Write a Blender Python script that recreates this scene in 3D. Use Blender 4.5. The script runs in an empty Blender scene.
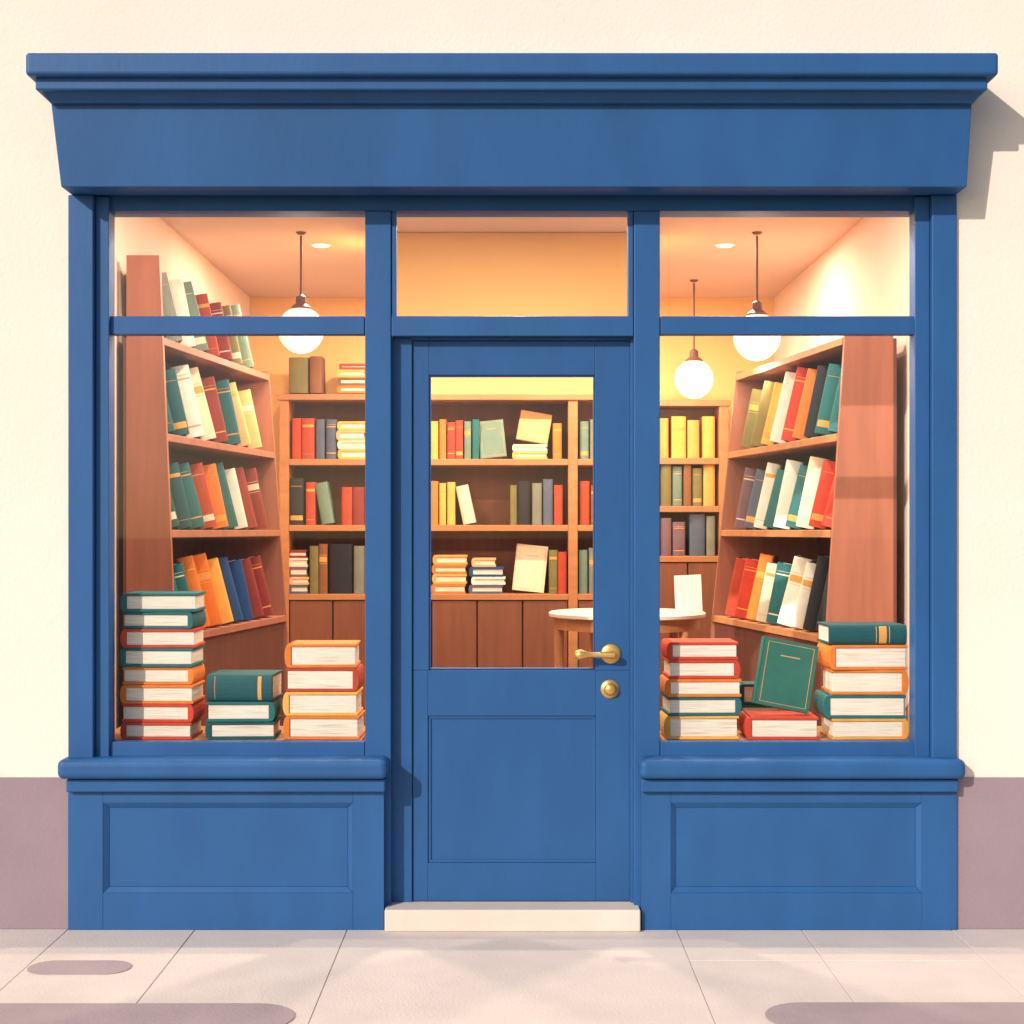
import bpy, bmesh, math, random
from mathutils import Matrix, Vector
random.seed(7)
scene = bpy.context.scene
D = 6.0      # camera distance to the shop front (m)
EYE = 1.6    # eye height (m)
# camera projection helper: image pixel coordinates -> metres at a given set-back y
def k(y): return 250.0*D/(D+y)
def X(p, y=0.0): return (p-512.0)/k(y)
def Z(p, y=0.0): return EYE+(530.0-p)/k(y)

def lin(r, g, b):
    def f(c):
        c /= 255.0
        return c/12.92 if c <= .04045 else ((c+.055)/1.055)**2.4
    return (f(r), f(g), f(b))

# ------------------------------------------------------------------ materials
def mat(name, col, rough=.6, var=.06, nscale=6.0, bump=.0, bscale=60.0, stretch=(1,1,1), metal=0.0, spec=.4, wear=0.0):
    m = bpy.data.materials.new(name); m.use_nodes = True
    nt = m.node_tree; b = nt.nodes['Principled BSDF']
    b.inputs['Roughness'].default_value = rough
    b.inputs['Metallic'].default_value = metal
    b.inputs['Specular IOR Level'].default_value = spec
    tc = nt.nodes.new('ShaderNodeTexCoord')
    mp = nt.nodes.new('ShaderNodeMapping'); mp.inputs['Scale'].default_value = stretch
    nt.links.new(tc.outputs['Object'], mp.inputs['Vector'])
    n = nt.nodes.new('ShaderNodeTexNoise'); n.inputs['Scale'].default_value = nscale
    n.inputs['Detail'].default_value = 6; n.inputs['Roughness'].default_value = .6
    nt.links.new(mp.outputs[0], n.inputs['Vector'])
    r = nt.nodes.new('ShaderNodeValToRGB')
    r.color_ramp.elements[0].position = .3; r.color_ramp.elements[1].position = .7
    r.color_ramp.elements[0].color = tuple(min(1, c*(1-var)) for c in col)+(1,)
    r.color_ramp.elements[1].color = tuple(min(1, c*(1+var)) for c in col)+(1,)
    nt.links.new(n.outputs['Fac'], r.inputs['Fac'])
    nt.links.new(r.outputs['Color'], b.inputs['Base Color'])
    if bump > 0:
        n2 = nt.nodes.new('ShaderNodeTexNoise'); n2.inputs['Scale'].default_value = bscale
        n2.inputs['Detail'].default_value = 4
        nt.links.new(mp.outputs[0], n2.inputs['Vector'])
        bp = nt.nodes.new('ShaderNodeBump'); bp.inputs['Strength'].default_value = bump
        bp.inputs['Distance'].default_value = .004
        nt.links.new(n2.outputs['Fac'], bp.inputs['Height'])
        nt.links.new(bp.outputs[0], b.inputs['Normal'])
    return m

BLUE = mat('blue_painted_wood', (.0185,.088,.238), .5, .09, 5, .15, 45, (1,1,.35), spec=.3)
BLUE2 = mat('blue_painted_wood_door', (.0175,.084,.228), .5, .09, 5, .15, 45, (1,1,.35), spec=.3)
CREAM = mat('cream_stucco', (.82,.69,.575), .9, .03, 1.6, .45, 70, spec=.15)
MAUVE = mat('mauve_plinth_render', (.285,.212,.235), .9, .06, 2.2, .4, 80, spec=.15)
PAVE = mat('pavement_stone', (.66,.56,.50), .9, .055, 3.0, .4, 90, spec=.15)
JOINT = mat('pavement_joint', (.45,.37,.33), .95, .06, 10)
SHADOW_PAINT = mat('painted_shadow_tone', (.38,.29,.295), .9, .07, 4, .5, 90)  # dark tone standing in for shadows lying on the pavement
STONE = mat('cream_step_stone', (.66,.54,.45), .85, .06, 4, .3, 80)
ASPH = mat('asphalt', (.05,.05,.052), .9, .2, 8, .5, 90)
GRND = mat('ground_soil', (.12,.11,.09), .95, .2, 1)
GOLD = mat('golden_wall_paint', (.86,.52,.19), .8, .03, 1.5)
PINKW = mat('pale_pink_wall_paint', (.82,.62,.50), .8, .03, 1.5)
CEIL = mat('ceiling_paint', (.72,.53,.43), .85, .02, 1.5)
FLOOR = mat('floor_boards', (.22,.09,.045), .5, .25, 3, .1, 30, (8,.6,1))
REDW = mat('reddish_wood', (.34,.120,.070), .55, .16, 3, .1, 30, (6,6,.5))
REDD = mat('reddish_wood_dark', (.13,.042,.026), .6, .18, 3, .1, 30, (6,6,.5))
ORW = mat('orange_wood', (.44,.18,.066), .5, .14, 3, .1, 30, (.6,6,6))
BKW = mat('brown_wood_backing', (.20,.066,.030), .6, .15, 3, .1, 30, (6,6,.5))
BRASS = mat('brass', (.66,.38,.12), .38, .08, 8, metal=.7)
CORD = mat('brown_cord', (.16,.055,.035), .6)
CARD = mat('white_card', (.85,.82,.76), .8, .01)
TABT = mat('cream_table_top', (.82,.70,.56), .5, .03)
METW = mat('white_trim', (.85,.8,.72), .5)
C = {}
for n, c in dict(teal=(36,104,104), teal2=(24,82,86), red=(204,66,42), orange=(226,124,48), yellow=(236,174,80),
                 cream=(236,214,180), white=(238,228,210), black=(38,36,40), navy=(36,76,126), wine=(140,52,46),
                 grey=(126,126,112), slate=(86,96,112), olive=(122,112,66), brown=(136,86,52), sage=(112,134,116),
                 green=(46,106,92), rust=(182,68,42), mauve=(122,92,100), gold=(226,160,80), tan=(226,176,116)).items():
    l = lin(*c)
    C[n] = mat('book_cloth_'+n, tuple(x*.92 for x in l), .65, .10, 14, .12, 220, spec=.3)
# paper edge: fine leaves
def paper():
    m = mat('book_paper_edges', (.84,.72,.56), .85, .02)
    nt = m.node_tree; b = nt.nodes['Principled BSDF']
    tc = nt.nodes.new('ShaderNodeTexCoord'); mp = nt.nodes.new('ShaderNodeMapping')
    mp.inputs['Scale'].default_value = (3, 3, 190)
    nt.links.new(tc.outputs['Object'], mp.inputs['Vector'])
    n = nt.nodes.new('ShaderNodeTexNoise'); n.inputs['Scale'].default_value = 2.0; n.inputs['Detail'].default_value = 3
    nt.links.new(mp.outputs[0], n.inputs['Vector'])
    r = nt.nodes.new('ShaderNodeValToRGB')
    r.color_ramp.elements[0].position = .32; r.color_ramp.elements[0].color = (.58,.43,.30,1)
    r.color_ramp.elements[1].position = .50; r.color_ramp.elements[1].color = (.80,.71,.58,1)
    nt.links.new(n.outputs['Fac'], r.inputs['Fac']); nt.links.new(r.outputs[0], b.inputs['Base Color'])
    return m
PAGE = paper()
def glass():
    m = bpy.data.materials.new('window_glass'); m.use_nodes = True; nt = m.node_tree; nt.nodes.clear()
    o = nt.nodes.new('ShaderNodeOutputMaterial'); mx = nt.nodes.new('ShaderNodeMixShader')
    t = nt.nodes.new('ShaderNodeBsdfTransparent'); t.inputs[0].default_value = (.98,.985,.98,1)
    g = nt.nodes.new('ShaderNodeBsdfGlossy'); g.inputs['Roughness'].default_value = .02
    mx.inputs[0].default_value = .04
    nt.links.new(t.outputs[0], mx.inputs[1]); nt.links.new(g.outputs[0], mx.inputs[2])
    nt.links.new(mx.outputs[0], o.inputs[0]); return m
GLASS = glass()
def emis(name, col, s):
    m = bpy.data.materials.new(name); m.use_nodes = True; b = m.node_tree.nodes['Principled BSDF']
    b.inputs['Base Color'].default_value = (.8,.78,.7,1)
    b.inputs['Emission Color'].default_value = col+(1,); b.inputs['Emission Strength'].default_value = s
    return m
GLOBE = emis('opal_glass_lit', (1,.55,.30), 1.6)
GLOBE.node_tree.nodes['Principled BSDF'].inputs['Emission Color'].default_value = (1,.62,.42,1)
DOWN = emis('downlight_or_fill_lens', (1,.85,.62), 5.0)

# ------------------------------------------------------------------ mesh builder
class MB:
    def __init__(s): s.bm = bmesh.new(); s.mats = []
    def mi(s, m):
        if m not in s.mats: s.mats.append(m)
        return s.mats.index(m)
    def poly(s, pts, faces, m, M=None):
        vs = [s.bm.verts.new(M @ Vector(p) if M else Vector(p)) for p in pts]
        i = s.mi(m)
        for f in faces:
            fc = s.bm.faces.new([vs[a] for a in f]); fc.material_index = i
    def hexa(s, p, m, M=None):
        s.poly(p, [(3,2,1,0),(4,5,6,7),(0,1,5,4),(1,2,6,5),(2,3,7,6),(3,0,4,7)], m, M)
    def box(s, x0,x1,y0,y1,z0,z1, m, M=None):
        s.hexa([(x0,y0,z0),(x1,y0,z0),(x1,y1,z0),(x0,y1,z0),(x0,y0,z1),(x1,y0,z1),(x1,y1,z1),(x0,y1,z1)], m, M)
    def prism(s, prof, z0, z1, m, M=None):
        n = len(prof)
        pts = [(a,b,z0) for a,b in prof]+[(a,b,z1) for a,b in prof]
        f = [tuple(range(n))[::-1], tuple(range(n,2*n))]+[(i,(i+1)%n,(i+1)%n+n,i+n) for i in range(n)]
        s.poly(pts, f, m, M)
    def lathe(s, prof, m, M=None, n=32):
        pts = []; 
        for r,z in prof:
            for j in range(n):
                a = 2*math.pi*j/n; pts.append((r*math.cos(a), r*math.sin(a), z))
        f = []
        for i in range(len(prof)-1):
            for j in range(n):
                f.append((i*n+j, i*n+(j+1)%n, (i+1)*n+(j+1)%n, (i+1)*n+j))
        f.append(tuple(range(n))[::-1]); f.append(tuple((len(prof)-1)*n+j for j in range(n)))
        s.poly(pts, f, m, M)
    def obj(s, name, parent=None, bevel=0, seg=2, smooth=False):
        bmesh.ops.recalc_face_normals(s.bm, faces=s.bm.faces)
        me = bpy.data.meshes.new(name); s.bm.to_mesh(me); s.bm.free()
        for m in s.mats: me.materials.append(m)
        o = bpy.data.objects.new(name, me); scene.collection.objects.link(o)
        if parent: o.parent = parent
        if bevel:
            b = o.modifiers.new('bevel','BEVEL'); b.width = bevel; b.segments = seg; b.limit_method = 'ANGLE'
            b.angle_limit = math.radians(40); b.harden_normals = False
        if smooth:
            for p in me.polygons: p.use_smooth = True
            o.modifiers.new('es','EDGE_SPLIT').split_angle = math.radians(40)
        return o
def empty(name, loc=(0,0,0)):
    e = bpy.data.objects.new(name, None); scene.collection.objects.link(e); e.empty_display_size = .2
    return e
def uvsphere(name, c, r, m, parent):
    bm = bmesh.new(); bmesh.ops.create_uvsphere(bm, u_segments=40, v_segments=24, radius=r)
    bmesh.ops.translate(bm, verts=bm.verts, vec=c)
    me = bpy.data.meshes.new(name); bm.to_mesh(me); bm.free(); me.materials.append(m)
    for p in me.polygons: p.use_smooth = True
    o = bpy.data.objects.new(name, me); scene.collection.objects.link(o); o.parent = parent; return o

# ------------------------------------------------------------------ books
def book(mb, M, T, W, H, cov, c=.005, bands=False, title=None):
    mb.box(-T/2,-T/2+c, 0, W, 0, H, cov, M)
    mb.box(T/2-c,T/2, 0, W, 0, H, cov, M)
    b = min(.22*T, .018)
    arc = [(-T/2*math.cos(math.pi*i/8), -b*math.sin(math.pi*i/8)) for i in range(9)]
    mb.prism(arc+[(T/2, c*.8),(-T/2, c*.8)], .0006, H-.0006, cov, M)
    mb.box(-T/2+c,T/2-c, c*.8, W-.007, .006, H-.006, PAGE, M)
    if bands:
        bm_ = C['gold'] if bands is True else bands
        a2 = [(x*.97, y-.0012) for x,y in arc[1:-1]]
        sty = random.choice([((.80,.825),(.86,.87),(.14,.165)),((.78,.84),(.12,.13)),((.10,.20),(.82,.83)),((.60,.61),(.64,.74),(.77,.78))])
        for z0,z1 in sty:
            mb.prism(a2, H*z0, H*z1, bm_, M)
    if title:
        for sx in (-1,1):
            x0, x1 = sorted((sx*(T/2), sx*(T/2+.0012)))
            mb.box(x0,x1, W*.34, W*.70, H*.76, H*.775, title, M)
            for (ya,yb,za,zb) in ((.09,.93,.05,.056),(.09,.93,.944,.95),(.09,.10,.056,.944),(.92,.93,.056,.944)):
                mb.box(x0,x1, W*ya, W*yb, H*za, H*zb, title, M)

def rest(M, T, W, H, zfloor):
    lo = min((M @ Vector((x,y,z))).z for x in (-T/2,T/2) for y in (0,W) for z in (0,H))
    return Matrix.Translation((0,0,zfloor-lo+.0005)) @ M
FLAT = Matrix(((0,1,0,0),(0,0,1,0),(1,0,0,0),(0,0,0,1)))   # lies flat, spine to the left, head edge to the street
def flat_stack(name, px0, px1, y0, zbase, items, Hd=.22):
    """items bottom->top: (top_px, colour, side, dx0, dx1)"""
    e = empty(name); z = zbase; i = 0
    for top, col, side, d0, d1 in items:
        zt = Z(top, y0); T = zt-z
        xa, xb = X(px0+d0,y0), X(px1+d1,y0); W = xb-xa
        yaw = math.radians(random.uniform(-2.5,2.5))
        mb = MB()
        M = Matrix.Translation(((xa+xb)/2, y0+Hd/2+random.uniform(-.006,.006), z+T/2)) @ Matrix.Rotation(yaw,4,'Z')
        if side == 'R': M = M @ Matrix.Rotation(math.pi,4,'Z')
        if side == 'F':   # spine to the street
            M = M @ Matrix.Translation((0,-Hd/2+.02,0)) @ Matrix(((0,0,1,-W/2),(0,1,0,0),(-1,0,0,0),(0,0,0,1)))
            book(mb, M, T-.001, Hd, W, C[col], .009, bands=True)
        else:
            M = M @ Matrix.Translation((-W/2+.012, -Hd/2, 0)) @ FLAT
            book(mb, M, T-.001, W-.012, Hd, C[col], .0115)
        i += 1
        mb.obj('book_%d' % i, e, bevel=.0022, seg=2); z = zt
    return e

# ================================================================== GROUND
mb = MB(); mb.box(-300,300,-300,300,-.5,-.13,GRND); mb.obj('ground')
mb = MB(); mb.box(-60,60,-10,-2.8,-.3,-.12,ASPH); mb.obj('road')
mb = MB()
mb.box(-60,60,-2.65,.3,-.3,-.0045,JOINT)
xs = [-1.78-.56*i for i in range(8,0,-1)]+[-1.78,-1.27,-.66,.66,1.16,1.76]+[1.76+.56*i for i in range(1,9)]
for a,b in zip(xs[:-1],xs[1:]):
    ys = [-2.65, -2.65+random.choice([.9,1.1,1.35])]
    if a > .6 and a < 1.2: ys.append(-.42)
    ys.append(.3)
    for c_,d in zip(ys[:-1],ys[1:]):
        dz = random.uniform(-.0006,.0006)
        mb.box(a+.0018,b-.0018,c_+.0018,d-.0018,-.05,0+dz-.001,PAVE)
for s in (-1,1):
    x0,x1 = sorted((s*(abs(xs[0])+.0),s*60)); mb.box(x0,x1,-2.65,.3,-.05,-.001,PAVE)
mb.obj('pavement', bevel=.0012, seg=1)
mb = MB()
for i in range(-14,14): mb.box(i*.9+.003,(i+1)*.9-.003,-2.8,-2.652,-.3,.0,STONE)
mb.obj('kerb', bevel=.012, seg=2)
def painted_shadow(cx0,cx1,cy0,cy1):  # thin dark sheet shaped as a ground shadow, nothing casts it
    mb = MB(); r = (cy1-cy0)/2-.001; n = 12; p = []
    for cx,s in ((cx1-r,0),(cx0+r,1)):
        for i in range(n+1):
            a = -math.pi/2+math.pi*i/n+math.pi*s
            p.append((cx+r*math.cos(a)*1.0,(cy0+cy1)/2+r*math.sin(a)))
    mb.prism(p,-.0005,.003,SHADOW_PAINT); mb.obj('painted_ground_shadow')
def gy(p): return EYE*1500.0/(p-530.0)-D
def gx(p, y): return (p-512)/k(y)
painted_shadow(gx(28,gy(968)),gx(131,gy(968)),gy(975),gy(961))
painted_shadow(-2.6,gx(296,gy(1014)),gy(1032),gy(1004))
painted_shadow(gx(764,gy(1014)),2.6,gy(1032),gy(1003))

# ================================================================== BUILDING
B = empty('bookshop_building')
yw = .02
xl, xr = X(68), X(957)
mb = MB()
mb.box(-12, xl+.02, yw, .22, 0, 7, CREAM)
mb.box(xr-.02, 12, yw, .22, 0, 7, CREAM)
mb.box(xl+.02, xr-.02, yw, .22, Z(186), 7, CREAM)
mb.obj('street_wall', B)
zp = Z(778)
mb = MB(); mb.box(-12, xl+.004, yw-.006, yw-.0005, .0, zp, MAUVE); mb.box(xr-.004, 12, yw-.006, yw-.0005, 0, zp, MAUVE)
mb.obj('plinth_band', B, bevel=.002)
# room shell
ZC = 3.25; XW = 1.86; YB = 4.65
mb = MB(); mb.box(-XW-.1,-XW,.22,YB+.1,0,ZC+.1,PINKW); mb.box(XW,XW+.1,.22,YB+.1,0,ZC+.1,PINKW); mb.obj('side_walls',B)
mb = MB(); mb.box(-XW,XW,YB,YB+.1,0,ZC+.1,GOLD); mb.obj('back_wall',B)
mb = MB(); mb.box(-XW,XW,.22,YB,ZC,ZC+.1,CEIL); mb.obj('ceiling',B)
mb = MB(); mb.box(-XW,XW,.12,YB,-.05,.08,FLOOR); mb.obj('shop_floor',B)
mb = MB(); mb.box(-12,12,.22,5.2,6.6,6.8,MAUVE); mb.box(-12,12,5,5.2,0,6.6,CREAM); mb.box(-12,-11.8,.22,5,0,6.6,CREAM); mb.box(11.8,12,.22,5,0,6.6,CREAM)
mb.obj('roof_and_rear_walls',B)
mb = MB(); yb_=2.31
mb.box(-.79,.79,yb_,yb_+.5,2.74,ZC-.001,GOLD); mb.obj('ceiling_bulkhead',B,bevel=.005)

# shop front: cornice
def Pbox(mb,px0,px1,py0,py1,y0,y1,m):
    mb.box(X(px0,y0),X(px1,y0),y0,y1,Z(py1,y0),Z(py0,y0),m)
mb = MB(); Pbox(mb,25,999,52,75,-.28,.019,BLUE); mb.obj('cornice_top',B,bevel=.014,seg=4)
mb = MB(); Pbox(mb,35,988,75,90,-.245,.019,BLUE); mb.obj('cornice_step',B,bevel=.008,seg=3)
mb = MB()
y1 = -.19
mb.hexa([(X(50,y1),y1,Z(103,y1)),(X(974,y1),y1,Z(103,y1)),(X(974,y1),.019,Z(103,y1)),(X(50,y1),.019,Z(103,y1)),
         (X(40,-.225),-.225,Z(90.3,-.225)),(X(984,-.225),-.225,Z(90.3,-.225)),(X(984,-.225),.019,Z(90.3,-.225)),(X(40,-.225),.019,Z(90.3,-.225))],BLUE)
mb.obj('cornice_cove',B,bevel=.004)
mb = MB(); yt,yb = -.165,-.13
mb.hexa([(X(61,yb),yb,Z(187,yb)),(X(967,yb),yb,Z(187,yb)),(X(967,yb),.019,Z(187,yb)),(X(61,yb),.019,Z(187,yb)),
         (X(51,yt),yt,Z(103.4,yt)),(X(972,yt),yt,Z(103.4,yt)),(X(972,yt),.019,Z(103.4,yt)),(X(51,yt),.019,Z(103.4,yt))],BLUE)
mb.obj('fascia_board',B,bevel=.004)
# piers & frame
zt = Z(187,-.13)-.001
zl = Z(760)
mb = MB()
mb.box(X(68),X(93),0,.2,zl,zt,BLUE); mb.box(X(932),X(957),0,.2,zl,zt,BLUE)
mb.obj('corner_posts',B,bevel=.004)
mb = MB()
mb.box(X(93)+.001,X(107),.03,.12,zl,zt,BLUE); mb.box(X(917),X(932)-.001,.03,.12,zl,zt,BLUE)
mb.obj('inner_posts',B,bevel=.003)
yf=.05; yg=.08; yk=.10
mb = MB()
Pbox(mb,107,917,150,211,yf,yk,BLUE)                      # header (top hidden by fascia)
mb.box(xl+.021,xr-.021,.1215,.219,Z(206),Z(150),BLUE)       # lintel behind it
mb.obj('window_header',B,bevel=.003)
mb = MB()
for x0,x1 in ((365,391),(634,660)):
    mb.box(X(x0,.045),X(x1,.045),.045,.12,0.0,Z(211,.045),BLUE)
mb.box(X(391,yf)+.002,X(396,yf),yf+.003,.11,Z(336,yf),Z(211,yf),BLUE)
mb.box(X(628,yf),X(634,yf)-.002,yf+.003,.11,Z(336,yf),Z(211,yf),BLUE)
mb.obj('mullions',B,bevel=.004)
mb = MB()
Pbox(mb,107.5,364.5,316,334.5,yf,yk,BLUE); Pbox(mb,660.5,916.5,316,334.5,yf,yk,BLUE)
Pbox(mb,391.5,633.5,316,336,yf-.003,yk,BLUE)
mb.obj('transom',B,bevel=.003)
mb = MB()
Pbox(mb,107.5,364.5,742,764,yf-.005,yk,BLUE); Pbox(mb,660.5,916.5,742,764,yf-.005,yk,BLUE)
for x0,x1 in ((107.5,109.5),(914.5,916.5)):
    Pbox(mb,x0,x1,211.5,315.5,yf+.01,yk,BLUE); Pbox(mb,x0,x1,335,741.5,yf+.01,yk,BLUE)
mb.obj('window_sash',B,bevel=.002)
mb = MB()
def pane(mb,x0,x1,y,z0,z1):
    mb.poly([(x0,y,z0),(x1,y,z0),(x1,y,z1),(x0,y,z1)],[(0,1,2,3)],GLASS)
for x0,x1,p0,p1 in ((108,366,210,317),(391,633,210,317),(659,916,210,317),(108,366,333,744),(659,916,333,744)):
    pane(mb,X(x0,yg),X(x1,yg),yg,Z(p1,yg),Z(p0,yg))
mb.obj('window_panes',B)
# stall risers
def panel_frame(mb, px0,px1,py0,py1, ix0,ix1,iy0,iy1, y, yback, rec, m):
    xa,xb,za,zb = X(px0,y),X(px1,y),Z(py1,y),Z(py0,y)
    ia,ib,ja,jb = X(ix0,y),X(ix1,y),Z(iy1,y),Z(iy0,y)
    mb.box(xa,ia,y,yback,za,zb,m); mb.box(ib,xb,y,yback,za,zb,m)
    mb.box(ia,ib,y,yback,za,ja,m); mb.box(ia,ib,y,yback,jb,zb,m)
    w=.022; e=.0015
    mb.box(ia+w,ib-w,y+rec,yback-.001,ja+w,jb-w,m)
    mb.hexa([(ia,y+e,ja),(ib,y+e,ja),(ib,yback,ja),(ia,yback,ja),(ia+w,y+rec,ja+w),(ib-w,y+rec,ja+w),(ib-w,yback,ja+w),(ia+w,yback,ja+w)],m)
    mb.hexa([(ia+w,y+rec,jb-w),(ib-w,y+rec,jb-w),(ib-w,yback,jb-w),(ia+w,yback,jb-w),(ia,y+e,jb),(ib,y+e,jb),(ib,yback,jb),(ia,yback,jb)],m)
    mb.hexa([(ia,y+e,ja),(ia+w,y+rec,ja+w),(ia+w,yback,ja+w),(ia,yback,ja),(ia,y+e,jb),(ia+w,y+rec,jb-w),(ia+w,yback,jb-w),(ia,yback,jb)],m)
    mb.hexa([(ib-w,y+rec,ja+w),(ib,y+e,ja),(ib,yback,ja),(ib-w,yback,ja+w),(ib-w,y+rec,jb-w),(ib,y+e,jb),(ib,yback,jb),(ib-w,yback,jb-w)],m)
mb = MB(); panel_frame(mb,68,384,792,930.2,103,353,803,893,0,.2,.016,BLUE); mb.obj('stall_riser',B,bevel=.0015,seg=1)
mb = MB(); panel_frame(mb,641.5,957,792,930.2,671,922,803,893,0,.2,.016,BLUE); mb.obj('stall_riser',B,bevel=.0015,seg=1)
for a,b,c_,d in ((56,387,66,385),(640,967,641,959)):
    mb = MB(); mb.box(X(a,-.07),X(b,-.07),-.07,.2,Z(780,-.07),Z(760,-.07),BLUE); mb.obj('window_ledge',B,bevel=.026,seg=5)
    mb = MB(); mb.box(X(c_,-.03),X(d,-.03),-.03,.2,Z(792.3,-.03),Z(779.5,-.03),BLUE); mb.obj('ledge_moulding',B,bevel=.006,seg=3)
# door set
yd=.105
mb = MB()
Pbox(mb,391.3,412,337,930,.094,.16,BLUE2); Pbox(mb,630.5,634,337,930,.085,.16,BLUE)
Pbox(mb,412.2,630.3,330,340,.088,.16,BLUE)
mb.obj('door_frame',B,bevel=.003)
mb = MB()
xa,xb = X(412.5,yd),X(630.2,yd); za,zb = Z(902,yd)+.004,Z(341,yd)
gx0,gx1,gz0,gz1 = X(429,yd),X(595,yd),Z(670,yd),Z(375,yd)
mb.box(xa,gx0,yd,yd+.045,gz0-.001,zb,BLUE2); mb.box(gx1,xb,yd,yd+.045,gz0-.001,zb,BLUE2); mb.box(gx0,gx1,yd,yd+.045,gz1,zb,BLUE2)
zmid = gz0-.0015
ia,ib,ja,jb = X(428,yd),X(596,yd),Z(863,yd),Z(716,yd)
mb.box(xa,ia,yd,yd+.045,za,zmid,BLUE2); mb.box(ib,xb,yd,yd+.045,za,zmid,BLUE2)
mb.box(ia,ib,yd,yd+.045,za,ja,BLUE2); mb.box(ia,ib,yd,yd+.045,jb,zmid,BLUE2)
mb.box(ia,ib,yd+.012,yd+.04,ja,jb,BLUE2)
w=.012
for (p,q,r,s) in ((ia,ib,ja,ja+w),(ia,ib,jb-w,jb),(ia,ia+w,ja+w,jb-w),(ib-w,ib,ja+w,jb-w)):
    mb.box(p,q,yd+.006,yd+.02,r,s,BLUE2)
w=.007
for (p,q,r,s) in ((gx0,gx1,gz0,gz0+w),(gx0,gx1,gz1-w,gz1),(gx0,gx0+w,gz0+w,gz1-w),(gx1-w,gx1,gz0+w,gz1-w)):
    mb.box(p,q,yd+.006,yd+.035,r,s,BLUE2)
mb.obj('entrance_door',B,bevel=.0025)
mb = MB(); pane(mb,gx0+.002,gx1-.002,yd+.022,gz0+.002,gz1-.002); mb.obj('door_pane',B)
mb = MB()
RX = Matrix.Rotation(math.radians(90),4,'X')
hx,hz = X(611,yd-.01),Z(654,yd-.01)
def ros(cx,cz,r,m=BRASS):
    mb.lathe([(r,0),(r,.006),(r*.86,.011),(r*.3,.012)],m,Matrix.Translation((cx,yd,cz))@RX,36)
ros(hx,hz,.040)
mb.lathe([(.038,0),(.038,.005),(.033,.009),(.026,.012),(.025,.016),(.0245,.022),(.020,.028),(.011,.032),(.003,.033)],BRASS,Matrix.Translation((X(610,yd),yd,Z(689,yd)))@RX,36)
mb.lathe([(.014,.010),(.012,.05)],BRASS,Matrix.Translation((hx,yd,hz))@RX,20)
RYm = Matrix.Rotation(math.radians(-90),4,'Y')
mb.lathe([(.006,-.018),(.013,-.014),(.0145,.0),(.012,.03),(.0105,.07),(.0115,.095),(.017,.108),(.0215,.122),(.0215,.134),(.016,.146),(.006,.151)],BRASS,Matrix.Translation((hx,yd-.052,hz))@RYm,24)
mb.obj('door_handle',B,smooth=True)
mb = MB(); mb.box(X(384.5,-.03),X(640.5,-.03),-.03,.11,0,Z(910,-.03),STONE); mb.box(X(392,.11),X(634,.11),.1101,.19,0,Z(910,-.03)-.002,STONE)
mb.obj('door_step',B,bevel=.005)
# display platforms behind the windows
zpl = Z(740.5,.14)
for s in (-1,1):
    mb = MB(); x0,x1 = sorted((s*.62,s*1.72))
    mb.box(x0,x1,.131,.60,zpl-.03,zpl,ORW); mb.box(x0+.01,x1-.01,.201,.56,.081,zpl-.0305,REDD)
    for j in (.35,): mb.box(x0+.02,x1-.02,.56,.575,.2,zpl-.06,REDW)
    mb.obj('window_display_platform',bevel=.004)

# ================================================================== SIDE BOOKCASES
YN,YF = 1.04,2.82
LV = [2.51,2.055,1.60,1.10]
def side_case(s, nt_,nb_,ft_,fb_, back, topn, name):
    def F(u,z):
        t = (2.51-z)/(2.51-1.10)
        n = nt_+(nb_-nt_)*t; f = ft_+(fb_-ft_)*t
        return s*(n+(f-n)*u)
    def Y(u): return YN+(YF-YN)*u
    e = empty(name)
    bk = s*back
    def board(mb,z0,z1,m,u0=0.02,u1=.98,inset=0.0,xb=None):
        xb = bk if xb is None else xb
        p=[]
        for z in (z0,z1):
            p += [(F(u0,z)+s*inset,Y(u0),z),(F(u1,z)+s*inset,Y(u1),z),(xb,Y(u1),z),(xb,Y(u0),z)]
        mb.hexa(p,m)
    mb = MB()
    def endp(u0,u1,top,m):
        lo = [(F(u0,1.0),Y(u0)),(bk,Y(u0)),(bk,Y(u1)),(F(u0,1.0),Y(u1))]
        hi = [(F(u0,top if top<2.6 else 2.6),Y(u0)),(bk,Y(u0)),(bk,Y(u1)),(F(u0,top if top<2.6 else 2.6),Y(u1))]
        mb.hexa([(a,b,.08) for a,b in lo]+[(a,b,.9998) for a,b in lo],m)
        mb.hexa([(a,b,1.0) for a,b in lo]+[(a,b,top) for a,b in hi],m)
    endp(0,.0195,topn,REDW); endp(.9805,1,2.51+.02,REDW)
    mb.obj('end_panels',e)
    mb = MB()
    for i,z in enumerate(LV): board(mb,z-.036,z,ORW if s>0 else REDW)
    mb.obj('shelves',e,bevel=.002,seg=1)
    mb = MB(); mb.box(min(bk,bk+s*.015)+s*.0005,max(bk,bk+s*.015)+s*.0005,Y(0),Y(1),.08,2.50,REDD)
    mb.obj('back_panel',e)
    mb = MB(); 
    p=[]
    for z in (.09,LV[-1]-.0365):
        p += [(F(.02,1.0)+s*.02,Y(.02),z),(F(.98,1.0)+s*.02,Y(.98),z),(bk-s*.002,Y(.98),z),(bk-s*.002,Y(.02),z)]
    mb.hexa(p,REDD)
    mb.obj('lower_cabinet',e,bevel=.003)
    return F,Y,e
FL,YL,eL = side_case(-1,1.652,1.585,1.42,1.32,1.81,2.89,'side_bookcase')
FR,YR,eR = side_case(1,1.563,1.475,1.31,1.17,1.79,2.535,'side_bookcase')
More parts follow.
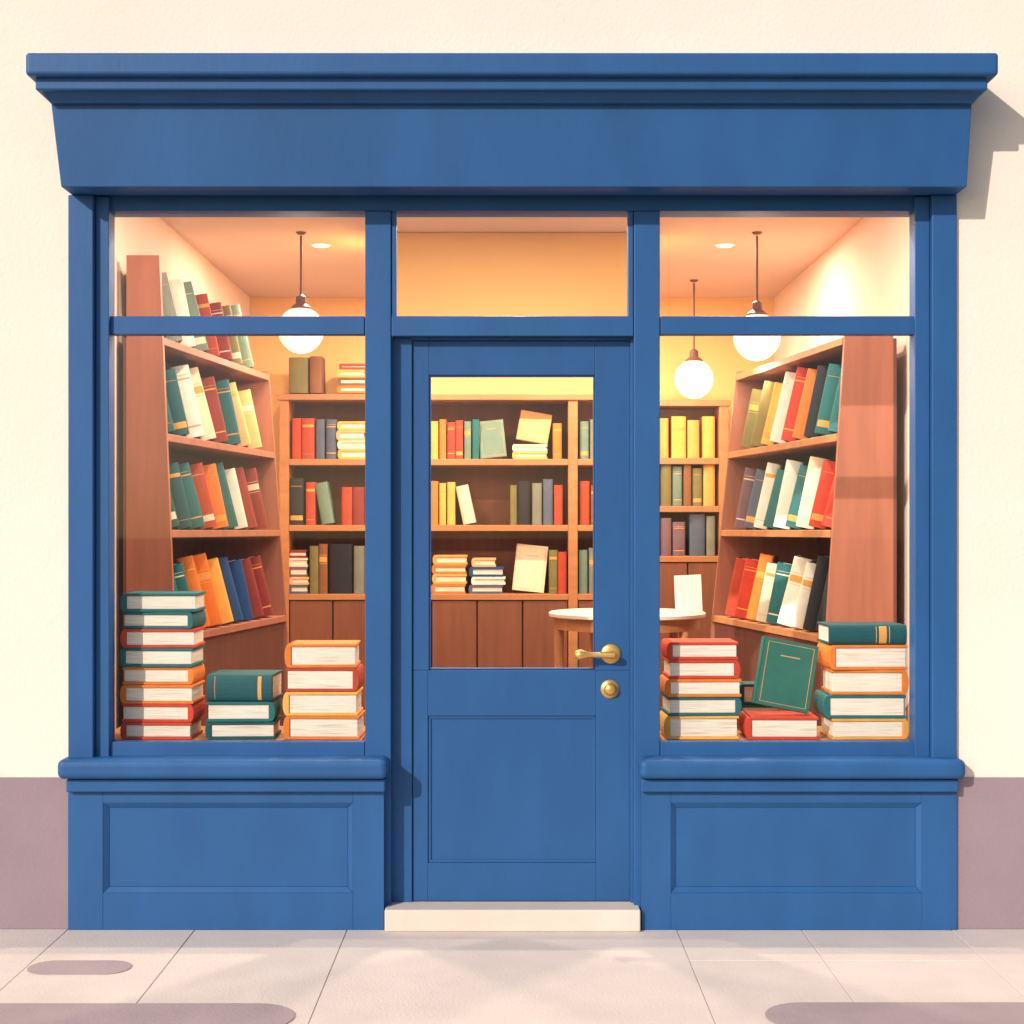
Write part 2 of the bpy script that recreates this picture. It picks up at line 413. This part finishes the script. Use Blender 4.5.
def side_row(s,F,Y,z,specs,e,H0=.335,inset=.05,u0=.07,u1=.84,lean=13):
    mb = MB(); n=len(specs)
    for i,col in enumerate(specs):
        u = u0+(u1-u0)*i/(n-1)
        T = random.uniform(.070,.090)*(1.10-.1*u); H = H0*random.uniform(.88,1.04); W=.17
        x = F(u,z)+s*inset
        M = Matrix.Translation((x,Y(u),z)) @ Matrix.Rotation(-s*math.radians(20),4,'Z') @ Matrix.Rotation(s*math.radians(lean+random.uniform(-2,2)),4,'Y')
        M = rest(M,T,W,H,z)
        book(mb,M,T,W,H,C[col],.005,bands=(random.choice([C['gold'],C['cream'],C['gold']]) if random.random()<.7 else False))
    mb.obj('books',e,bevel=.0018,seg=1)
side_row(-1,FL,YL,LV[0],['sage','grey','white','sage','rust','wine','olive','sage'],eL,.35)
side_row(-1,FL,YL,LV[1],['teal2','teal2','white','cream','wine','teal','tan','tan'],eL,.37,inset=.035)
side_row(-1,FL,YL,LV[2],['teal2','teal2','teal','rust','orange','teal','white','wine','wine'],eL,.36,inset=.035)
side_row(-1,FL,YL,LV[3],['teal','teal','orange','orange','yellow','navy','navy','wine','wine'],eL,.37,inset=.035)
side_row(1,FR,YR,LV[1],['teal','teal','black','orange','red','white','yellow','olive','olive'],eR,.38,inset=.035)
side_row(1,FR,YR,LV[2],['red','red','cream','teal','white','teal','white','slate','mauve'],eR,.35,inset=.035)
side_row(1,FR,YR,LV[3],['black','black','white','white','teal','cream','orange','red','rust'],eR,.36,inset=.035)

# ================================================================== BACK BOOKCASES
yB=4.30
def bx(p): return X(p,yB)
def bz(p): return Z(p,yB)
def back_case(name,x0,x1,divs,tops,top):
    e = empty(name); mb = MB()
    for p in [x0]+divs+[x1]:
        mb.box(bx(p)-.032,bx(p)+.032,yB,YB-.03,.08,bz(top)-.0005,ORW)
    mb.obj('uprights',e,bevel=.003)
    mb = MB(); mb.box(bx(x0)-.045,bx(x1)+.045,yB-.012,YB-.03,bz(top),bz(top)+.04,ORW)
    segs=[x0]+divs+[x1]
    for a,b in zip(segs[:-1],segs[1:]):
        for t in tops: mb.box(bx(a)+.0325,bx(b)-.0325,yB+.004,YB-.045,bz(t)-.042,bz(t),ORW)
    mb.obj('shelves',e,bevel=.003)
    mb = MB(); mb.box(bx(x0),bx(x1),YB-.0295,YB-.01,.08,bz(top)-.001,BKW); mb.obj('back_panel',e)
    mb = MB()
    for a,b in zip(segs[:-1],segs[1:]):
        n=max(1,round((bx(b)-bx(a))/.30)); w=(bx(b)-bx(a)-.066)/n
        for i in range(n):
            xx=bx(a)+.033+w*i
            mb.box(xx+.004,xx+w-.004,yB+.012,yB+.05,.12,bz(tops[-1])-.048,BKW)
    mb.obj('cupboard_doors',e,bevel=.006)
    return e
eB = back_case('back_bookcase',284,644,[381,573],[459,525,594],400)
def upright(mb,p0,p1,base,h,col,lean=0,face=False,y=None):
    y = yB+.03 if y is None else y
    z=bz(base); H=h/k(yB); T=bx(p1)-bx(p0); xc=(bx(p0)+bx(p1))/2
    if face:
        W=T; T=.035
        M=Matrix.Translation((xc-W/2,y+.05,z))@Matrix.Rotation(math.radians(lean),4,'Y')@Matrix.Rotation(math.radians(-8),4,'X')@Matrix.Rotation(math.radians(-90),4,'Z')
        M=rest(M,T,W,H,z); book(mb,M,T,W,H,C[col],.005,title=C['tan'] if col in('cream','white') else C['gold'])
    else:
        W=.17; M=Matrix.Translation((xc,y+random.uniform(0,.02),z))@Matrix.Rotation(math.radians(lean),4,'Y')
        M=rest(M,T-.002,W,H,z); book(mb,M,T-.002,W,H,C[col],.004,bands=(C['gold'] if random.random()<.5 else False))
def lying(mb,p0,p1,base,items):
    z=base
    for h,col in items:
        T=h/k(yB); W=bx(p1)-bx(p0); 
        M=Matrix.Translation((bx(p0)+.004+random.uniform(-.01,.01),yB+.03,bz(z)+T/2))@FLAT
        book(mb,M,T-.001,W-.01,.2,C[col],.016); z-=h
mb=MB()
U=lambda *a,**q: upright(mb,*a,**q)
# upper shelf
U(291,301,459,41,'red');U(301,314,459,41,'rust');U(315,324,459,40,'slate');U(325,336,459,40,'slate')
lying(mb,338,366,459,[(10,'yellow'),(9,'cream'),(10,'tan'),(9,'yellow')])
U(385,396,459,40,'teal');U(397,408,459,38,'olive');U(409,419,459,42,'wine')
U(420,429,459,40,'tan');U(430,438,459,38,'yellow');U(439,446,459,40,'orange');U(447,455,459,37,'red');U(455,463,459,39,'rust');U(464,471,459,38,'sage');U(472,479,459,40,'teal')
U(481,507,459,38,'sage',lean=-6,face=True)
lying(mb,514,549,459,[(8,'yellow'),(7,'cream')]); U(517,548,444,30,'tan',lean=10,face=True,y=yB+.05)
U(553,562,459,36,'orange');U(580,589,459,38,'sage');U(590,598,459,40,'grey');U(599,610,459,38,'rust')
# middle shelf
U(289,303,525,47,'black');U(305,315,525,43,'rust');U(321,334,525,42,'sage',lean=-10);U(341,352,525,38,'rust');U(352,364,525,38,'wine')
U(386,400,525,44,'teal');U(401,414,525,40,'red');U(415,428,525,44,'navy')
U(430,438,525,44,'orange');U(439,446,525,42,'yellow');U(447,455,525,43,'yellow');U(463,476,525,39,'cream',lean=-12)
U(510,517,525,40,'olive');U(518,530,525,44,'black');U(532,542,525,42,'grey');U(543,553,525,46,'slate');U(554,563,525,40,'rust')
U(580,590,525,44,'rust');U(591,601,525,40,'brown')
# lower shelf
lying(mb,288,308,594,[(9,'slate'),(8,'tan'),(10,'mauve'),(9,'cream'),(8,'wine')])
U(309,318,594,48,'olive');U(318,327,594,50,'brown');U(328,352,594,50,'black');U(353,364,594,48,'grey')
U(386,400,594,44,'cream');U(401,414,594,40,'teal');U(415,428,594,44,'wine')
lying(mb,433,467,594,[(10,'orange'),(10,'yellow'),(9,'orange'),(10,'gold')]); 
lying(mb,471,505,594,[(9,'slate'),(8,'white'),(10,'navy')]); lying(mb,474,498,567,[(9,'tan')])
U(513,544,594,47,'cream',lean=6,face=True);U(549,558,594,44,'olive');U(558,567,594,42,'rust')
U(579,588,594,44,'sage');U(589,598,594,46,'grey');U(599,612,594,40,'teal')
# on top of the case
U(288,308,393,36,'olive',y=yB+.02);U(309,322,393,37,'brown',y=yB+.02)
lying(mb,338,366,393,[(8,'orange'),(8,'brown'),(8,'yellow'),(6,'rust')])
mb.obj('books',eB,bevel=.0018,seg=1)
eC = back_case('back_bookcase',652,724,[],[458,506,556],406)
mb=MB()
U(660,669,458,40,'gold');U(672,687,458,42,'yellow');U(688,700,458,38,'gold');U(703,716,458,42,'yellow')
U(661,672,506,42,'olive');U(673,683,506,40,'sage');U(684,692,506,42,'brown');U(693,703,506,38,'olive');U(704,716,506,42,'gold')
U(661,672,556,38,'mauve');U(673,686,556,34,'mauve');U(690,706,556,42,'slate');U(707,716,556,40,'grey')
mb.obj('books',eC,bevel=.0018,seg=1)

# ================================================================== TABLE + CARD
e = empty('round_table')
tx,ty,tz = .69,3.0,1.11
mb = MB(); mb.lathe([(.455,-.03),(.468,-.024),(.47,-.006),(.462,0)],TABT,Matrix.Translation((tx,ty,tz)),64); mb.obj('table_top',e,smooth=True)
mb = MB(); mb.lathe([(.435,-.10),(.435,-.0305)],ORW,Matrix.Translation((tx,ty,tz)),48)
mb.obj('apron',e,smooth=True)
mb = MB()
for a in (192,318,115,42):
    cx,cy = tx+.42*math.cos(math.radians(a)), ty+.42*math.sin(math.radians(a))
    mb.lathe([(.018,.08-tz),(.03,-.1005)],ORW,Matrix.Translation((cx,cy,tz)),16)
mb.obj('legs',e,smooth=True)
# card on an easel strut
mb = MB()
M = Matrix.Translation((1.05,2.90,tz+.0005))@Matrix.Rotation(math.radians(-10),4,'Z')@Matrix.Rotation(math.radians(-10),4,'X')@Matrix.Rotation(math.radians(-3),4,'Y')
M = rest(M,.16,.004,.22,tz)
mb.box(-.08,.08,0,.004,0,.22,CARD,M)
mb.hexa([(-.025,.004,.15),(.025,.004,.15),(.025,.006,.15),(-.025,.006,.15),(-.02,.0041,.19),(.02,.0041,.19),(.02,.006,.19),(-.02,.006,.19)],CARD,M)
mb.hexa([(-.02,.085,.018),(.02,.085,.018),(.02,.088,.018),(-.02,.088,.018),(-.02,.0045,.17),(.02,.0045,.17),(.02,.008,.17),(-.02,.008,.17)],CARD,M)
mb.obj('card_sign')

# ================================================================== WINDOW STACKS
y0=.16; zb0=zpl+.0005
flat_stack('book_stack',121,194,y0,zb0,[(722.5,'red','L',0,-2),(704,'red','R',1,0),(685,'orange','L',0,0),(667,'orange','R',1,-1),(648,'teal','L',0,0),(629,'red','L',0,1),(612,'teal','R',2,0),(593,'teal','L',0,2)])
flat_stack('book_stack',205,274,y0,zb0,[(722,'teal2','L',0,0),(702,'teal','R',1,-1),(675,'teal2','F',2,-1)])
flat_stack('book_stack',285,358,y0,zb0,[(716,'orange','L',0,2),(692,'yellow','L',-1,0),(668,'rust','R',1,0),(644,'orange','L',0,-2)])
flat_stack('book_stack',665,740,y0,zb0,[(716,'yellow','L',0,-1),(697,'teal','R',2,0),(679,'orange','L',0,1),(660,'red','R',3,-1),(642,'red','L',2,-2)])
flat_stack('book_stack',747,819,y0,zb0,[(717,'red','L',0,0)])
flat_stack('book_stack',829,908,y0,zb0,[(718.5,'gold','R',2,-1),(695,'teal','L',-4,-2),(670,'orange','R',3,0),(645,'orange','L',0,-1),(625,'teal2','F',0,-1)])
mb=MB(); T,W,H=.035,.232,.282; zz=Z(717,y0)
M=Matrix.Translation((X(753,y0+.08),y0+.08,zz))@Matrix.Rotation(math.radians(11),4,'Y')@Matrix.Rotation(math.radians(-10),4,'X')@Matrix.Rotation(math.radians(-90),4,'Z')
M=rest(M,T,W,H,zz); book(mb,M,T,W,H,C['green'],.006,title=C['gold']); mb.obj('standing_book',bevel=.002)
flat_stack('book_stack',738,776,y0+.30,zb0,[(705,'teal','L',0,0),(684,'teal2','L',2,4)],Hd=.13)

# ================================================================== LAMPS
def pendant(x,y,zc,r):
    e=empty('pendant_lamp')
    uvsphere('globe',(x,y,zc),r,GLOBE,e)
    mb=MB(); mb.lathe([(.055,zc+r*.90),(.058,zc+r*.98),(.03,zc+r*1.15),(.028,zc+r*1.45),(.012,zc+r*1.55)],CORD,Matrix.Translation((x,y,0)),24)
    mb.lathe([(.0065,zc+r*1.5),(.0065,ZC-.02)],CORD,Matrix.Translation((x,y,0)),10)
    mb.lathe([(.02,ZC-.012),(.03,ZC-.001)],CORD,Matrix.Translation((x,y,0)),20)
    mb.obj('cap_and_cord',e,smooth=True)
    l=bpy.data.lights.new('lamp_glow','POINT'); l.energy=9; l.color=(1,.84,.6); l.shadow_soft_size=.03
    o=bpy.data.objects.new('lamp_glow',l); scene.collection.objects.link(o); o.location=(x,y,zc-r-.045); o.parent=e
pendant(X(301,2.31),2.31,Z(330,2.31),.127)
pendant(X(757,2.31),2.31,Z(337,2.31),.130)
pendant(X(694,3.9),3.9,Z(379,3.9),.127)
def down(x,y,pw):
    e=empty('downlight_or_fill')
    mb=MB(); mb.lathe([(.055,ZC-.004),(.062,ZC-.001)],METW,Matrix.Translation((x,y,0)),28)
    mb.obj('trim_ring',e)
    mb=MB(); mb.lathe([(.045,ZC-.0065),(.045,ZC-.0045)],DOWN,Matrix.Translation((x,y,0)),28); mb.obj('lens',e)
    l=bpy.data.lights.new('downlight_or_fill_light','AREA'); l.shape='DISK'; l.size=.09; l.energy=pw; l.color=(1,.87,.69)
    o=bpy.data.objects.new('downlight_or_fill_light',l); scene.collection.objects.link(o); o.location=(x,y,ZC-.012); o.parent=e
down(-1.106,2.685,34); down(1.233,2.685,34); down(-.5,3.6,40); down(.5,3.6,40)  # first two are the ceiling spots; the rear pair is added fill
down(-1.0,.62,32); down(0,.95,44); down(1.0,.62,32)  # added fill lights, out of view, brighten the window side and bulkhead

# ================================================================== SUN, SKY, CAMERA
d = Vector((.8,1,-.65)).normalized()
l = bpy.data.lights.new('sun','SUN'); l.energy=3.7; l.angle=math.radians(.5); l.color=(1,.92,.84)
o = bpy.data.objects.new('sun',l); scene.collection.objects.link(o); o.rotation_euler=d.to_track_quat('-Z','Y').to_euler(); o.location=(-6,-8,7)
w = bpy.data.worlds.new('World'); scene.world=w; w.use_nodes=True; nt=w.node_tree
bg=nt.nodes['Background']; sk=nt.nodes.new('ShaderNodeTexSky'); sk.sky_type='NISHITA'; sk.sun_disc=False
sk.sun_elevation=math.asin(-d.z); sk.sun_rotation=math.atan2(-d.x,-d.y)
nt.links.new(sk.outputs[0],bg.inputs[0]); bg.inputs[1].default_value=.15
cam=bpy.data.cameras.new('camera'); co=bpy.data.objects.new('camera',cam); scene.collection.objects.link(co)
co.location=(0,-D,EYE); co.rotation_euler=(math.radians(90),0,0)
cam.sensor_width=36; cam.lens=1500/1024*36; cam.shift_y=18/1024; cam.clip_end=1000
scene.camera=co
scene.view_settings.view_transform='Standard'; scene.view_settings.look='None'; scene.view_settings.exposure=0
